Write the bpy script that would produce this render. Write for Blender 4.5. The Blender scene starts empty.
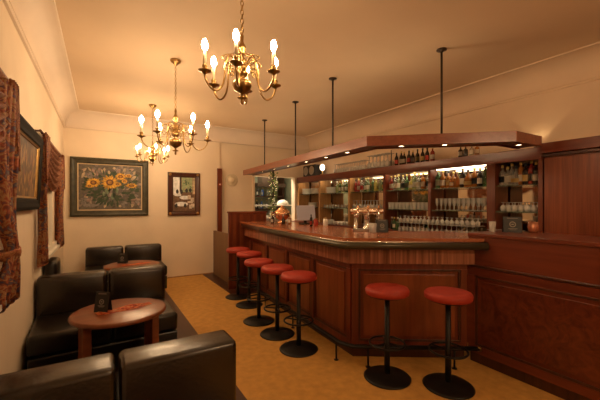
import bpy, bmesh, math, random
from mathutils import Vector, Matrix
PI = math.pi
C = bpy.context.scene.collection
S = bpy.context.scene
random.seed(7)

# ------------------------------------------------------------------ camera, world, exposure
YAW = math.radians(31.2)
cd = bpy.data.cameras.new('camera'); cam = bpy.data.objects.new('camera', cd); C.objects.link(cam)
cd.sensor_width = 36; cd.lens = 19.8; cd.shift_y = 0.005; cd.clip_start = 0.02
cam.location = (0, 0, 1.47); cam.rotation_euler = (PI/2, 0, -YAW)
S.camera = cam
w = bpy.data.worlds.new('world'); S.world = w; w.use_nodes = True
w.node_tree.nodes['Background'].inputs[0].default_value = (1, .7, .4, 1)
w.node_tree.nodes['Background'].inputs[1].default_value = 0.05
S.view_settings.view_transform = 'Standard'; S.view_settings.look = 'None'
S.view_settings.gamma = 1; S.view_settings.use_curve_mapping = False
S.view_settings.exposure = 0.0
BULB = 400.0          # emission of the candle bulbs
SPOT = 3.2           # watts of each canopy downlight
TUBE = 8.5          # emission of shelf tubes
WARM = (1, .66, .34)

# ------------------------------------------------------------------ materials
def new_mat(name):
    m = bpy.data.materials.new(name); m.use_nodes = True
    nt = m.node_tree; b = nt.nodes['Principled BSDF']
    return m, nt, b
def N(nt, t, **kw):
    n = nt.nodes.new(t)
    for k, v in kw.items():
        if k in n.inputs: n.inputs[k].default_value = v
        else: setattr(n, k, v)
    return n
def plain(name, col, rough=.5, metal=0, spec=.5, noise=.0, nscale=6, bump=0, trans=0, coat=0, sheen=0):
    m, nt, b = new_mat(name)
    b.inputs['Roughness'].default_value = rough; b.inputs['Metallic'].default_value = metal
    b.inputs['Specular IOR Level'].default_value = spec
    b.inputs['Transmission Weight'].default_value = trans
    b.inputs['Coat Weight'].default_value = coat
    b.inputs['Sheen Weight'].default_value = sheen
    tc = N(nt, 'ShaderNodeTexCoord'); nz = N(nt, 'ShaderNodeTexNoise', Scale=nscale, Detail=4.0)
    nt.links.new(tc.outputs['Object'], nz.inputs['Vector'])
    r = N(nt, 'ShaderNodeValToRGB')
    k = noise
    r.color_ramp.elements[0].position = .3; r.color_ramp.elements[1].position = .7
    r.color_ramp.elements[0].color = [c*(1-k) for c in col]+[1]
    r.color_ramp.elements[1].color = [min(1, c*(1+k)) for c in col]+[1]
    nt.links.new(nz.outputs['Fac'], r.inputs['Fac']); nt.links.new(r.outputs['Color'], b.inputs['Base Color'])
    if bump:
        bp = N(nt, 'ShaderNodeBump', Strength=bump, Distance=.01)
        n2 = N(nt, 'ShaderNodeTexNoise', Scale=nscale*6, Detail=3.0)
        nt.links.new(tc.outputs['Object'], n2.inputs['Vector'])
        nt.links.new(n2.outputs['Fac'], bp.inputs['Height']); nt.links.new(bp.outputs['Normal'], b.inputs['Normal'])
    return m
def wood(name, c1, c2, axis=2, scale=1.0, rough=.28, coat=.15, stripes=14, burl=False):
    m, nt, b = new_mat(name)
    tc = N(nt, 'ShaderNodeTexCoord'); mp = N(nt, 'ShaderNodeMapping')
    sc = [stripes*scale]*3; sc[axis] = .7*scale
    if burl: sc = [5*scale]*3
    mp.inputs['Scale'].default_value = sc
    nt.links.new(tc.outputs['Object'], mp.inputs['Vector'])
    nz = N(nt, 'ShaderNodeTexNoise', Scale=1.6, Detail=8.0, Roughness=.6, Distortion=2.2 if burl else .5)
    nt.links.new(mp.outputs['Vector'], nz.inputs['Vector'])
    r = N(nt, 'ShaderNodeValToRGB')
    r.color_ramp.elements[0].position = .32; r.color_ramp.elements[1].position = .68
    r.color_ramp.elements[0].color = (*c1, 1); r.color_ramp.elements[1].color = (*c2, 1)
    nt.links.new(nz.outputs['Fac'], r.inputs['Fac']); nt.links.new(r.outputs['Color'], b.inputs['Base Color'])
    b.inputs['Roughness'].default_value = rough; b.inputs['Coat Weight'].default_value = coat
    b.inputs['Coat Roughness'].default_value = .2
    return m
def emit(name, col, strength):
    m, nt, b = new_mat(name)
    b.inputs['Base Color'].default_value = (*col, 1)
    b.inputs['Emission Color'].default_value = (*col, 1); b.inputs['Emission Strength'].default_value = strength
    return m
def ramp_mat(name, stops, scale, rough=.7, tex='voronoi', bump=0):
    m, nt, b = new_mat(name)
    tc = N(nt, 'ShaderNodeTexCoord')
    nz = N(nt, 'ShaderNodeTexNoise', Scale=scale, Detail=5.0, Distortion=1.4)
    nt.links.new(tc.outputs['Object'], nz.inputs['Vector'])
    r = N(nt, 'ShaderNodeValToRGB'); r.color_ramp.interpolation = 'LINEAR'
    els = r.color_ramp.elements
    els[0].position, els[0].color = stops[0][0], (*stops[0][1], 1)
    els[1].position, els[1].color = stops[-1][0], (*stops[-1][1], 1)
    for p, c in stops[1:-1]:
        e = els.new(p); e.color = (*c, 1)
    nt.links.new(nz.outputs['Fac'], r.inputs['Fac']); nt.links.new(r.outputs['Color'], b.inputs['Base Color'])
    b.inputs['Roughness'].default_value = rough
    return m

M = {}
M['wall'] = plain('cream_wall', (.82, .69, .53), .75, spec=.2, noise=.04, nscale=2.5, bump=.05)
M['wall_r'] = plain('tan_wall', (.74, .57, .41), .75, spec=.2, noise=.05, nscale=2)
M['ceil'] = plain('ceiling_paint', (.70, .53, .355), .7, spec=.2, noise=.05, nscale=1.2)
M['cove'] = plain('cove_plaster', (.78, .66, .54), .6, spec=.2, noise=.03, nscale=3)
M['carpet'] = plain('ochre_floor', (.58, .32, .085), .7, spec=.25, noise=.12, nscale=14, bump=.1)
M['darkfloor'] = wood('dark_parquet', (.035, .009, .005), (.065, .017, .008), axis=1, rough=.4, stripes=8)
M['mahog'] = wood('mahogany_vertical', (.11, .020, .008), (.21, .045, .017), 2)
M['mahog_x'] = wood('mahogany_length', (.12, .022, .009), (.19, .040, .016), 1)
M['mahog_xx'] = wood('mahogany_across', (.15, .030, .011), (.27, .065, .022), 0)
M['canopyw'] = wood('lit_canopy_veneer', (.20, .055, .030), (.30, .095, .050), 1)  # light on the canopy fascia put into a lighter mahogany colour
M['ribbon'] = wood('ribbon_veneer', (.11, .028, .014), (.52, .20, .11), 2, stripes=20)
M['panelw'] = wood('panel_veneer', (.16, .036, .012), (.27, .070, .023), 2, stripes=7)
M['burl'] = wood('burl_veneer', (.07, .012, .006), (.17, .036, .013), burl=True)
M['darkwood'] = wood('dark_wood', (.045, .014, .008), (.09, .028, .014), 2)
M['lightwood'] = wood('honey_wood', (.36, .17, .06), (.52, .28, .11), 2)
M['tablew'] = wood('table_wood', (.17, .046, .016), (.27, .080, .027), 0, rough=.33, stripes=9)
M['partition'] = wood('taupe_partition', (.16, .085, .04), (.21, .115, .055), 2, rough=.5, coat=0)
M['leather'] = plain('black_leather', (.008, .006, .005), .30, spec=.55, noise=.35, nscale=7, bump=.12)
M['leathert'] = plain('backrest_leather', (.013, .008, .005), .27, spec=.8, noise=.5, nscale=9, bump=.10)  # backrest leather, browner and glossier than the seats
M['red'] = plain('red_vinyl', (.40, .036, .020), .55, noise=.12, nscale=8)
M['black'] = plain('black_metal', (.008, .007, .007), .4, spec=.35)
M['blackm'] = plain('black_plastic', (.012, .012, .013), .5)
M['brass'] = plain('brass', (.42, .26, .095), .28, metal=1, noise=.2, nscale=20)
M['copper'] = plain('copper', (.80, .45, .25), .22, metal=1)
M['chrome'] = plain('chrome', (.75, .73, .70), .15, metal=1)
M['padr'] = plain('bronze_bar_rail', (.075, .065, .04), .28, metal=.3)
M['rod'] = plain('dark_rod', (.045, .028, .018), .45, metal=.4)
M['candle'] = plain('ivory_sleeve', (.85, .72, .48), .5)
M['bulb'] = emit('lit_bulb', (1, .69, .39), BULB*.60)
M['bulb_low'] = emit('lit_bulb_low_watt', (1, .69, .39), BULB*.40)
M['bulb_high'] = emit('lit_bulb_high_watt', (1, .69, .39), BULB*1.15)
M['lens'] = emit('spot_lens', (1, .72, .42), 14)
M['tube'] = emit('shelf_tube', (1, .86, .60), TUBE)
M['tube2'] = emit('dim_shelf_tube', (1, .82, .52), TUBE*1.3)
M['tiny'] = emit('fairy_light', (1, .75, .4), 2.2)
M['globe'] = emit('globe_lamp', (1, .8, .55), 4)
M['mirror'] = plain('dark_mirror', (.50, .42, .33), .04, metal=1)
M['glass'] = plain('clear_glass', (1, .98, .93), .05, trans=.62)
M['shelfglass'] = plain('green_edge_glass', (.55, .70, .60), .05, trans=.85)
M['white'] = plain('white_ceramic', (.80, .77, .70), .3)
M['lilac'] = plain('pale_screen_back', (.42, .42, .52), .4)
M['leaf'] = plain('leaf', (.06, .14, .035), .5, noise=.4, nscale=12)
M['cream'] = plain('cream_ornament', (.72, .62, .45), .5)
M['emblem'] = plain('grey_print', (.30, .27, .22), .6)
M['stainless'] = plain('steel', (.45, .43, .40), .3, metal=1)
M['fabric'] = ramp_mat('floral_fabric', [(.30, (.07, .075, .15)), (.37, (.20, .07, .06)), (.44, (.55, .15, .07)),
                       (.51, (.60, .38, .18)), (.56, (.40, .09, .05)), (.62, (.14, .14, .20)), (.72, (.60, .42, .22))], 14)
M['fabric_s'] = ramp_mat('red_gold_fabric', [(.30, (.10, .03, .02)), (.45, (.34, .10, .045)), (.55, (.50, .22, .09)), (.70, (.16, .05, .03))], 22)
M['runner'] = ramp_mat('red_orange_print', [(.35, (.30, .02, .01)), (.47, (.85, .14, .04)), (.55, (.95, .48, .22)), (.65, (.6, .06, .02))], 12)

# ------------------------------------------------------------------ mesh helpers
def box(bm, c, s, rot=None, mi=0, bev=0, seg=2):
    r = bmesh.ops.create_cube(bm, size=1)
    vs = r['verts']
    bmesh.ops.scale(bm, vec=s, verts=vs)
    if bev:
        es = list({e for v in vs for e in v.link_edges})
        rr = bmesh.ops.bevel(bm, geom=es, offset=bev, segments=seg, profile=.5, affect='EDGES')
        vs = list({v for f in rr['faces'] for v in f.verts} | {v for v in vs if v.is_valid})
        vs = [v for v in vs if v.is_valid]
    if rot is not None: bmesh.ops.transform(bm, matrix=rot.to_4x4(), verts=vs)
    bmesh.ops.translate(bm, vec=c, verts=vs)
    if mi:
        for f in {f for v in vs for f in v.link_faces}: f.material_index = mi
    return vs
def lathe(bm, prof, o=(0, 0, 0), seg=16, mi=0, mat=None):
    rings = []
    for r, z in prof:
        ring = []
        if r < 1e-5: ring = [bm.verts.new((0, 0, z))]
        else:
            for i in range(seg):
                a = 2*PI*i/seg; ring.append(bm.verts.new((r*math.cos(a), r*math.sin(a), z)))
        rings.append(ring)
    fs = []
    for a, b in zip(rings, rings[1:]):
        if len(a) == 1 and len(b) == 1: continue
        for i in range(seg):
            j = (i+1) % seg
            if len(a) == 1: vs = [a[0], b[j], b[i]][::-1]; vs = [a[0], b[i], b[j]][::-1]
            elif len(b) == 1: vs = [a[i], a[j], b[0]]
            else: vs = [a[i], a[j], b[j], b[i]]
            try: f = bm.faces.new(vs); f.material_index = mi; f.smooth = True; fs.append(f)
            except ValueError: pass
    for ring in (rings[0], rings[-1]):
        if len(ring) > 2 and prof[0] != prof[-1]:
            try: f = bm.faces.new(ring); f.material_index = mi
            except ValueError: pass
    vs = [v for r in rings for v in r]
    if mat is not None: bmesh.ops.transform(bm, matrix=mat, verts=vs)
    bmesh.ops.translate(bm, vec=o, verts=vs)
    return vs
def tube(bm, pts, r, seg=8, mi=0, closed=False, ry=None):
    pts = [Vector(p) for p in pts]; n = len(pts); rings = []
    up = Vector((0, 0, 1)); prev = None
    for i, p in enumerate(pts):
        a = pts[(i-1) % n] if (closed or i > 0) else p
        b = pts[(i+1) % n] if (closed or i < n-1) else p
        t = (b-a).normalized()
        if prev is None:
            u = up.cross(t)
            if u.length < .05: u = Vector((1, 0, 0)).cross(t)
        else: u = prev - t*prev.dot(t)
        u.normalize(); prev = u; v = t.cross(u)
        rr = r[i] if isinstance(r, (list, tuple)) else r
        r2 = ry if ry else rr
        rings.append([bm.verts.new(p + u*rr*math.cos(2*PI*k/seg) + v*r2*math.sin(2*PI*k/seg)) for k in range(seg)])
    m = n if closed else n-1
    for i in range(m):
        A, B = rings[i], rings[(i+1) % n]
        for k in range(seg):
            f = bm.faces.new([A[k], A[(k+1) % seg], B[(k+1) % seg], B[k]]); f.smooth = True; f.material_index = mi
    if not closed:
        for R_ in (rings[0], rings[-1]):
            f = bm.faces.new(R_); f.material_index = mi
def prism(bm, poly, z0, z1, mi=0):
    a = [bm.verts.new((x, y, z0)) for x, y in poly]; b = [bm.verts.new((x, y, z1)) for x, y in poly]
    n = len(poly)
    fs = [bm.faces.new(a), bm.faces.new(b)]
    for i in range(n): fs.append(bm.faces.new([a[i], a[(i+1) % n], b[(i+1) % n], b[i]]))
    for f in fs: f.material_index = mi
def extr(bm, prof, p0, p1, nrm, mi=0):
    """sweep a closed profile of (out, z) points from p0 to p1; out measured along nrm"""
    p0, p1, nrm = Vector(p0), Vector(p1), Vector(nrm)
    a = [bm.verts.new(p0+nrm*o+Vector((0, 0, z))) for o, z in prof]
    b = [bm.verts.new(p1+nrm*o+Vector((0, 0, z))) for o, z in prof]
    n = len(prof); bm.faces.new(a); bm.faces.new(b)
    for i in range(n):
        bm.faces.new([a[i], a[(i+1) % n], b[(i+1) % n], b[i]])
def obj(name, bm, mat, parent=None, smooth=False, loc=None, rot=None):
    bmesh.ops.recalc_face_normals(bm, faces=bm.faces)
    me = bpy.data.meshes.new(name); bm.to_mesh(me); bm.free()
    for m in (mat if isinstance(mat, (list, tuple)) else [mat]): me.materials.append(m)
    if smooth:
        for p in me.polygons: p.use_smooth = True
    o = bpy.data.objects.new(name, me); C.objects.link(o)
    if parent is not None: o.parent = parent
    if loc is not None: o.location = loc
    if rot is not None: o.rotation_euler = rot
    return o
def nb(): return bmesh.new()
def tag(o, label, cat, group=None):
    o['label'] = label; o['category'] = cat
    if group: o['group'] = group
    return o
def thing(name, label, cat, loc=(0, 0, 0), rz=0, group=None):
    o = bpy.data.objects.new(name, None); C.objects.link(o); o.empty_display_size = .1
    o.location = loc; o.rotation_euler = (0, 0, rz)
    return tag(o, label, cat, group)
def struct(name, bm, mat, smooth=False):
    o = obj(name, bm, mat, smooth=smooth); o['kind'] = 'structure'; return o
def dup(root, loc, rz=0, label=None, group=None, scale=None):
    def cp(o, par):
        c = o.copy(); C.objects.link(c)
        if par is not None: c.parent = par
        for ch in [k for k in kids.get(o.name, [])]: cp(ch, c)
        return c
    kids = {}
    def walk(o):
        kids[o.name] = list(o.children)
        for k in o.children: walk(k)
    walk(root)
    r = cp(root, None); r.location = loc; r.rotation_euler = (0, 0, rz)
    if scale: r.scale = scale
    if label: r['label'] = label
    if group: r['group'] = group
    return r
def light(name, kind, loc, energy, col=WARM, rot=(0, 0, 0), **kw):
    l = bpy.data.lights.new(name, kind); l.energy = energy; l.color = col
    for k, v in kw.items(): setattr(l, k, v)
    o = bpy.data.objects.new(name, l); C.objects.link(o); o.location = loc; o.rotation_euler = rot
    return o

# ------------------------------------------------------------------ room
XL, XR, YB, YF, ZC = -.53, 4.43, 6.86, -2.6, 3.02
bm = nb(); box(bm, ((.94+XR)/2, (YF+YB)/2, -.05), (XR-.94, YB-YF+.1, .1)); struct('floor', bm, M['carpet'])
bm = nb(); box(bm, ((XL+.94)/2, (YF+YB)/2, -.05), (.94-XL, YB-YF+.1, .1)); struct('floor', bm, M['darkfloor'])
bm = nb(); box(bm, (2.01, 5.9, .004), (.42, 1.85, .008)); tag(obj('floor_mat', bm, M['darkfloor']), 'dark brown strip of matting on floor beside low taupe partition', 'mat')
bm = nb(); box(bm, ((XL+XR)/2, (YF+YB)/2, ZC+.05), (XR-XL+.4, YB-YF+.4, .1)); struct('ceiling', bm, M['ceil'])
bm = nb(); box(bm, (XL-.1, (YF+YB)/2, ZC/2), (.2, YB-YF+.3, ZC)); struct('wall_left', bm, M['wall'])
bm = nb(); box(bm, (XR+.1, (YF+YB)/2, ZC/2), (.2, YB-YF+.3, ZC)); struct('wall_right', bm, M['wall_r'])
bm = nb(); box(bm, ((XL+XR)/2, YF-.1, ZC/2), (XR-XL, .2, ZC)); struct('wall_front', bm, M['wall'])
bm = nb()
OX0, OX1, OZ0, OZ1 = 2.93, 4.03, .95, 2.12
box(bm, ((XL+2.17)/2, YB+.1, ZC/2), (2.17-XL, .2, ZC))
box(bm, ((2.17+OX0)/2, YB+.12, ZC/2), (OX0-2.17, .16, ZC))
box(bm, ((OX1+XR)/2, YB+.12, ZC/2), (XR-OX1, .16, ZC))
box(bm, ((OX0+OX1)/2, YB+.12, (OZ1+ZC)/2), (OX1-OX0, .16, ZC-OZ1))
box(bm, ((OX0+OX1)/2, YB+.12, OZ0/2), (OX1-OX0, .16, OZ0))
struct('wall_back', bm, M['wall'])
def cove_prof(wd=.28, z0=2.78, z1=ZC):
    p = [(0, z0-.03), (.022, z0-.03), (.03, z0-.015), (.022, z0)]
    for k in range(0, 25):
        a = PI/2*k/24
        p.append((.03+(wd-.03)*(1-math.cos(a)), z0+(z1-.012-z0)*math.sin(a)))
    p += [(wd+.03, z1-.012), (wd+.035, z1), (0, z1)]
    return p
bm = nb(); extr(bm, cove_prof(.20), (XL, YF, 0), (XL, YB, 0), (1, 0, 0)); struct('trim_1', bm, M['cove'])
bm = nb(); extr(bm, cove_prof(.27), (XL, YB, 0), (XR, YB, 0), (0, -1, 0)); struct('trim_2', bm, M['cove'])
bm = nb(); extr(bm, cove_prof(.30), (XR, YF, 0), (XR, YB, 0), (-1, 0, 0)); struct('trim_3', bm, M['wall_r'])
bm = nb(); extr(bm, [(0, 0), (.012, 0), (.012, .02), (0, .02)], (.96, YB, 0), (2.15, YB, 0), (0, -1, 0)); struct('baseboard_back', bm, M['lightwood'])
# mahogany post on the back wall and low taupe partition
bm = nb(); box(bm, (2.15, YB-.035, 1.1), (.09, .06, 2.19))
po = tag(obj('wall_post', bm, M['mahog']), 'narrow mahogany upright on the back wall with a round red and white sticker', 'post')
bm = nb(); lathe(bm, [(0, 0), (.028, 0), (.028, .003), (.014, .0031), (0, .004)], (0, 0, 0), 16, mat=Matrix.Rotation(PI/2, 4, 'X'))
for f in bm.faces:
    f.material_index = 1 if all(v.co.xz.length > .012 for v in f.verts) else 0
obj('sticker', bm, [M['white'], M['red']], po, loc=(2.15, YB-.066, 1.86))
bm = nb(); box(bm, (2.03, 6.12, .45), (.05, 1.32, .9), bev=.006); tag(obj('low_partition', bm, M['partition']), 'low plain taupe partition panel between wall and bar end', 'partition')

# kitchen seen through the serving opening
bm = nb()
box(bm, (3.48, 8.65, 1.3), (2.3, .1, 2.6)); box(bm, (2.38, 7.8, 1.3), (.1, 1.75, 2.6)); box(bm, (4.63, 7.8, 1.3), (.1, 1.75, 2.6))
struct('wall_kitchen', bm, plain('kitchen_wall', (.30, .32, .22), .5, noise=.1))
bm = nb(); box(bm, (3.5, 7.83, 2.65), (2.4, 1.7, .1)); struct('ceiling', bm, M['ceil'])
bm = nb(); box(bm, (3.5, 7.83, -.05), (2.4, 1.6, .1)); struct('floor', bm, M['darkfloor'])
bm = nb()
box(bm, (OX0+.02, YB+.1, (OZ0+OZ1)/2), (.04, .2, OZ1-OZ0)); box(bm, ((OX0+OX1)/2, YB+.1, OZ1-.02), (OX1-OX0, .2, .04)); box(bm, ((OX0+OX1)/2, YB+.1, OZ0+.015), (OX1-OX0, .24, .03))
struct('trim_4', bm, M['wall'])
kc = thing('kitchen_counter', 'steel kitchen counter seen through the serving opening in back wall', 'counter', (3.5, 7.37, 0))
bm = nb(); box(bm, (0, 0, .55), (1.9, .5, 1.1)); obj('body', bm, M['stainless'], kc)
bm = nb(); box(bm, (0, 0, 1.13), (1.96, .56, .05), bev=.006); obj('worktop', bm, M['white'], kc)
ks = thing('kitchen_shelving', 'dark shelving full of jars at the back of the kitchen opening', 'shelving', (3.5, 8.42, 0))
for x in (-.95, 0, .95):
    bm = nb(); box(bm, (x, 0, 1.1), (.04, .34, 2.2)); obj('upright', bm, M['darkwood'], ks)
for z in (.9, 1.3, 1.65, 2.0):
    bm = nb(); box(bm, (0, 0, z), (1.86, .34, .03)); obj('shelf', bm, M['darkwood'], ks)
light('kitchen_ceiling_lamp', 'AREA', (3.5, 7.6, 2.55), 60, (1, .82, .58), (0, 0, 0), size=.7)

# ------------------------------------------------------------------ windows + curtains on left wall
def window(n, y0, y1):
    bm = nb()
    z0, z1 = .95, 2.15
    for a in (y0, (y0+y1)/2, y1): box(bm, (XL+.02, a, (z0+z1)/2), (.05, .05, z1-z0))
    for z in (z0, z1): box(bm, (XL+.02, (y0+y1)/2, z), (.05, y1-y0, .05))
    box(bm, (XL+.035, (y0+y1)/2, z0-.04), (.09, y1-y0+.1, .03))
    f = struct('window_%d' % n, bm, M['white'])
    bm = nb(); box(bm, (XL+.012, (y0+y1)/2, (z0+z1)/2), (.01, y1-y0-.05, z1-z0-.05)); b = obj('blind', bm, M['wall'], f)
window(1, 1.25, 2.7); window(2, 4.1, 5.6)
def drape(y, wd, z0, z1, folds=4, tie=None, amp=.028, x0=XL+.060, flare=0.15):
    bm = nb(); nu, nv = folds*8, 26; grid = []
    for j in range(nv+1):
        z = z1+(z0-z1)*j/nv
        k = 1.0; off = 0
        if tie:
            q = (z-tie)
            k = 1-.55*math.exp(-(q/.13)**2)
            if q < 0: k = min(1.1, k*(1+flare))
            off = .03*math.exp(-(q/.15)**2)
        row = []
        for i in range(nu+1):
            u = i/nu-.5
            yy = y+u*wd*k
            xx = x0+amp*math.sin(u*folds*2*PI)*(1.2 if not tie else .7+.6*k)+off+.008*math.sin(7*z+5*u)
            row.append(bm.verts.new((xx, yy, z+.02*math.sin(u*folds*2*PI+1)*(j/nv))))
        grid.append(row)
    for j in range(nv):
        for i in range(nu): bm.faces.new([grid[j][i], grid[j][i+1], grid[j+1][i+1], grid[j+1][i]]).smooth = True
    bmesh.ops.solidify(bm, geom=bm.faces[:], thickness=.006)
    return bm
def swag(y0, y1, z1, drop):
    bm = nb(); nu, nv = 30, 36; grid = []
    for j in range(nv+1):
        v = j/nv; row = []
        for i in range(nu+1):
            u = i/nu; sag = 4*u*(1-u)
            z = z1-.03-v*(.22+drop*sag)-.02*sag
            x = XL+.065+.025*sag*math.sin(v*PI)+.016*math.sin(v*7*2*PI)*(.35+sag)
            row.append(bm.verts.new((x, y0+(y1-y0)*u, z)))
        grid.append(row)
    for j in range(nv):
        for i in range(nu): bm.faces.new([grid[j][i], grid[j][i+1], grid[j+1][i+1], grid[j+1][i]]).smooth = True
    bmesh.ops.solidify(bm, geom=bm.faces[:], thickness=.006)
    return bm
def jabot(y, s, z1, zlong, zshort, wd):
    """cascading pleated tail, long on the outer side"""
    bm = nb(); nu, nv = 24, 14; grid = []
    for j in range(nv+1):
        v = j/nv; row = []
        for i in range(nu+1):
            u = i/nu
            zb = zlong+(zshort-zlong)*u+.035*math.sin(u*8*PI)
            row.append(bm.verts.new((XL+.085+.014*math.sin(u*8*PI+v)+.006*v, y-s*u*wd*(1-.2*v), z1+(zb-z1)*v)))
        grid.append(row)
    for j in range(nv):
        for i in range(nu): bm.faces.new([grid[j][i], grid[j][i+1], grid[j+1][i+1], grid[j+1][i]]).smooth = True
    bmesh.ops.solidify(bm, geom=bm.faces[:], thickness=.006)
    return bm
def curtain(lab, y0, y1, z1, tie):
    t = thing('window_curtain', lab, 'curtain', (0, 0, 0))
    bm = nb(); tube(bm, [(XL+.05, y0-.02, z1-.02), (XL+.05, y1+.02, z1-.02)], .012, 10)
    for y in (y0, y1): tube(bm, [(XL, y, z1-.02), (XL+.05, y, z1-.02)], .009, 8)
    obj('curtain_rod', bm, M['darkwood'], t)
    obj('swag', swag(y0, y1, z1, .30), M['fabric_s'], t)
    obj('tail', jabot(y1+.02, 1, z1-.03, 1.62, 1.92, .15), M['fabric_s'], t)
    obj('tail', jabot(y0-.02, -1, z1-.03, 1.60, 1.95, .34), M['fabric_s'], t)
    for y, wd in ((y0+(.16 if tie else .05), .34 if tie else .10), (y1-(.14 if tie else .2), .34 if tie else .40)):
        d = obj('drape', drape(y, wd, .88, z1-.08, 4, tie), M['fabric'], t)
        if tie:
            bm = nb(); pts = [(XL+.075+.045*math.cos(a), y+.088*math.sin(a), tie+.012*math.cos(a)) for a in [2*PI*k/16 for k in range(16)]]
            tube(bm, pts, .012, 8, closed=True, ry=.036); obj('tieback', bm, M['fabric_s'], d)
    return t
curtain('floral curtain with red swag and tied drape at the left edge nearest the camera', 1.15, 2.66, 2.23, 1.17)
curtain('floral curtain with gathered swag between dark framed picture and back corner', 3.93, 5.74, 2.17, None)

# ------------------------------------------------------------------ pictures
def frame_mesh(w_, h_, fw, depth, lip=.012):
    """picture frame in the XZ plane, facing -Y, stepped moulding"""
    bm = nb()
    prof = [(0, 0), (0, -depth*.8), (fw*.25, -depth), (fw*.55, -depth*.8), (fw*.8, -depth*.75), (fw, -depth*.4), (fw, 0)]
    cs = [(-w_/2, -h_/2, 1, 1), (w_/2, -h_/2, -1, 1), (w_/2, h_/2, -1, -1), (-w_/2, h_/2, 1, -1)]
    rings = [[bm.verts.new((x+sx*a, y, z+sz*a)) for a, y in prof] for x, z, sx, sz in cs]
    for i in range(4):
        A, B = rings[i], rings[(i+1) % 4]
        for k in range(len(prof)):
            l = (k+1) % len(prof); bm.faces.new([A[k], A[l], B[l], B[k]])
    return bm
M['gframe'] = plain('dark_green_brown_frame', (.045, .040, .020), .5, noise=.4, nscale=14)
M['slip'] = plain('cream_slip', (.62, .48, .30), .6)
def disc_face(bm, pts, y, mi):
    f = bm.faces.new([bm.verts.new((p[0], y, p[1])) for p in pts]); f.material_index = mi
def sunflower(bm, cx, cz, r, rnd, y, tilt=1.0, n=15):
    for ring, (mi, rr) in enumerate(((2, 1.0), (1, .85))):
        for k in range(n):
            a = 2*PI*(k+.5*ring)/n+rnd.uniform(-.12, .12); L = r*rr*rnd.uniform(.85, 1.1); wd = .17
            ca, sa = math.cos(a), math.sin(a)
            pts = [(cx+r*.3*math.cos(a-wd), cz+r*.3*math.sin(a-wd)*tilt), (cx+L*.7*math.cos(a-wd), cz+L*.7*math.sin(a-wd)*tilt), (cx+L*ca, cz+L*sa*tilt),
                   (cx+L*.7*math.cos(a+wd), cz+L*.7*math.sin(a+wd)*tilt), (cx+r*.3*math.cos(a+wd), cz+r*.3*math.sin(a+wd)*tilt)]
            disc_face(bm, pts, y-.0004*ring, mi)
    disc_face(bm, [(cx+r*.40*math.cos(2*PI*k/14), cz+r*.40*math.sin(2*PI*k/14)*tilt) for k in range(14)], y-.0012, 3)
    disc_face(bm, [(cx+r*.22*math.cos(2*PI*k/10), cz+r*.22*math.sin(2*PI*k/10)*tilt) for k in range(10)], y-.0016, 4)
def blob(bm, cx, cz, a, L, wd, y, mi):
    d = Vector((math.cos(a), math.sin(a))); n_ = Vector((-d.y, d.x)); p = Vector((cx, cz))
    q = [p, p+d*L*.35+n_*wd, p+d*L*.7+n_*wd*.8, p+d*L, p+d*L*.7-n_*wd*.8, p+d*L*.35-n_*wd]
    disc_face(bm, [(v.x, v.y) for v in q], y, mi)
pc = thing('sunflower_painting', 'large framed still life painting of yellow sunflowers on the back wall', 'painting', ((-.44+.779)/2, YB-.002, 1.75))
obj('frame', frame_mesh(1.22, 1.03, .105, .05), M['gframe'], pc)
obj('inner_slip', frame_mesh(1.02, .83, .022, .022), M['slip'], pc)
bm = nb(); disc_face(bm, [(-.5, -.405), (.5, -.405), (.5, .405), (-.5, .405)], -.012, 0)
r_ = random.Random(3)
for k in range(260):
    x, z = r_.uniform(-.44, .44), r_.uniform(-.35, .33)
    a = math.atan2(z+.1, x)+r_.uniform(-.6, .6) if abs(x)+abs(z) < .6 else r_.uniform(0, 6.28)
    L = r_.uniform(.05, .13)
    if abs(x+math.cos(a)*L) > .47 or abs(z+math.sin(a)*L) > .38: continue
    mi = 5 if (x*x/.16+(z+.02)**2/.06) < 1 else r_.choice([6, 7, 6, 8, 5])
    blob(bm, x, z, a, L, r_.uniform(.012, .028), -.0125-.00001*k, mi)
for cx, cz, r, t in ((-.02, .09, .15, .95), (-.27, .08, .125, .8), (.15, .20, .10, .8), (.28, .22, .07, .6), (.33, .04, .12, .45), (.10, .06, .08, .6), (-.33, .02, .07, .6), (.21, .12, .06, .8)):
    sunflower(bm, cx, cz, r, r_, -.0145-.002*r_.random(), t)
for k in range(10): blob(bm, r_.uniform(-.14, .14), r_.uniform(-.25, -.05), r_.uniform(1.2, 2), .14, .03, -.0143, 5 if k % 3 else 9)
P = lambda n, c: plain(n, c, .6, noise=.35, nscale=16)
obj('canvas', bm, [ramp_mat('canvas_ground', [(.3, (.05, .045, .03)), (.45, (.14, .12, .09)), (.55, (.09, .08, .08)), (.7, (.36, .28, .22))], 7),
    P('petal_yellow', (.68, .38, .04)), P('petal_gold', (.42, .22, .03)), P('seed_brown', (.14, .05, .015)), P('seed_ochre', (.42, .20, .03)), P('stem_green', (.035, .06, .028)),
    P('stroke_grey', (.20, .18, .17)), P('stroke_rose', (.30, .20, .17)), P('stroke_sand', (.42, .33, .22)), P('leaf_sage', (.16, .22, .13))], pc)

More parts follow.
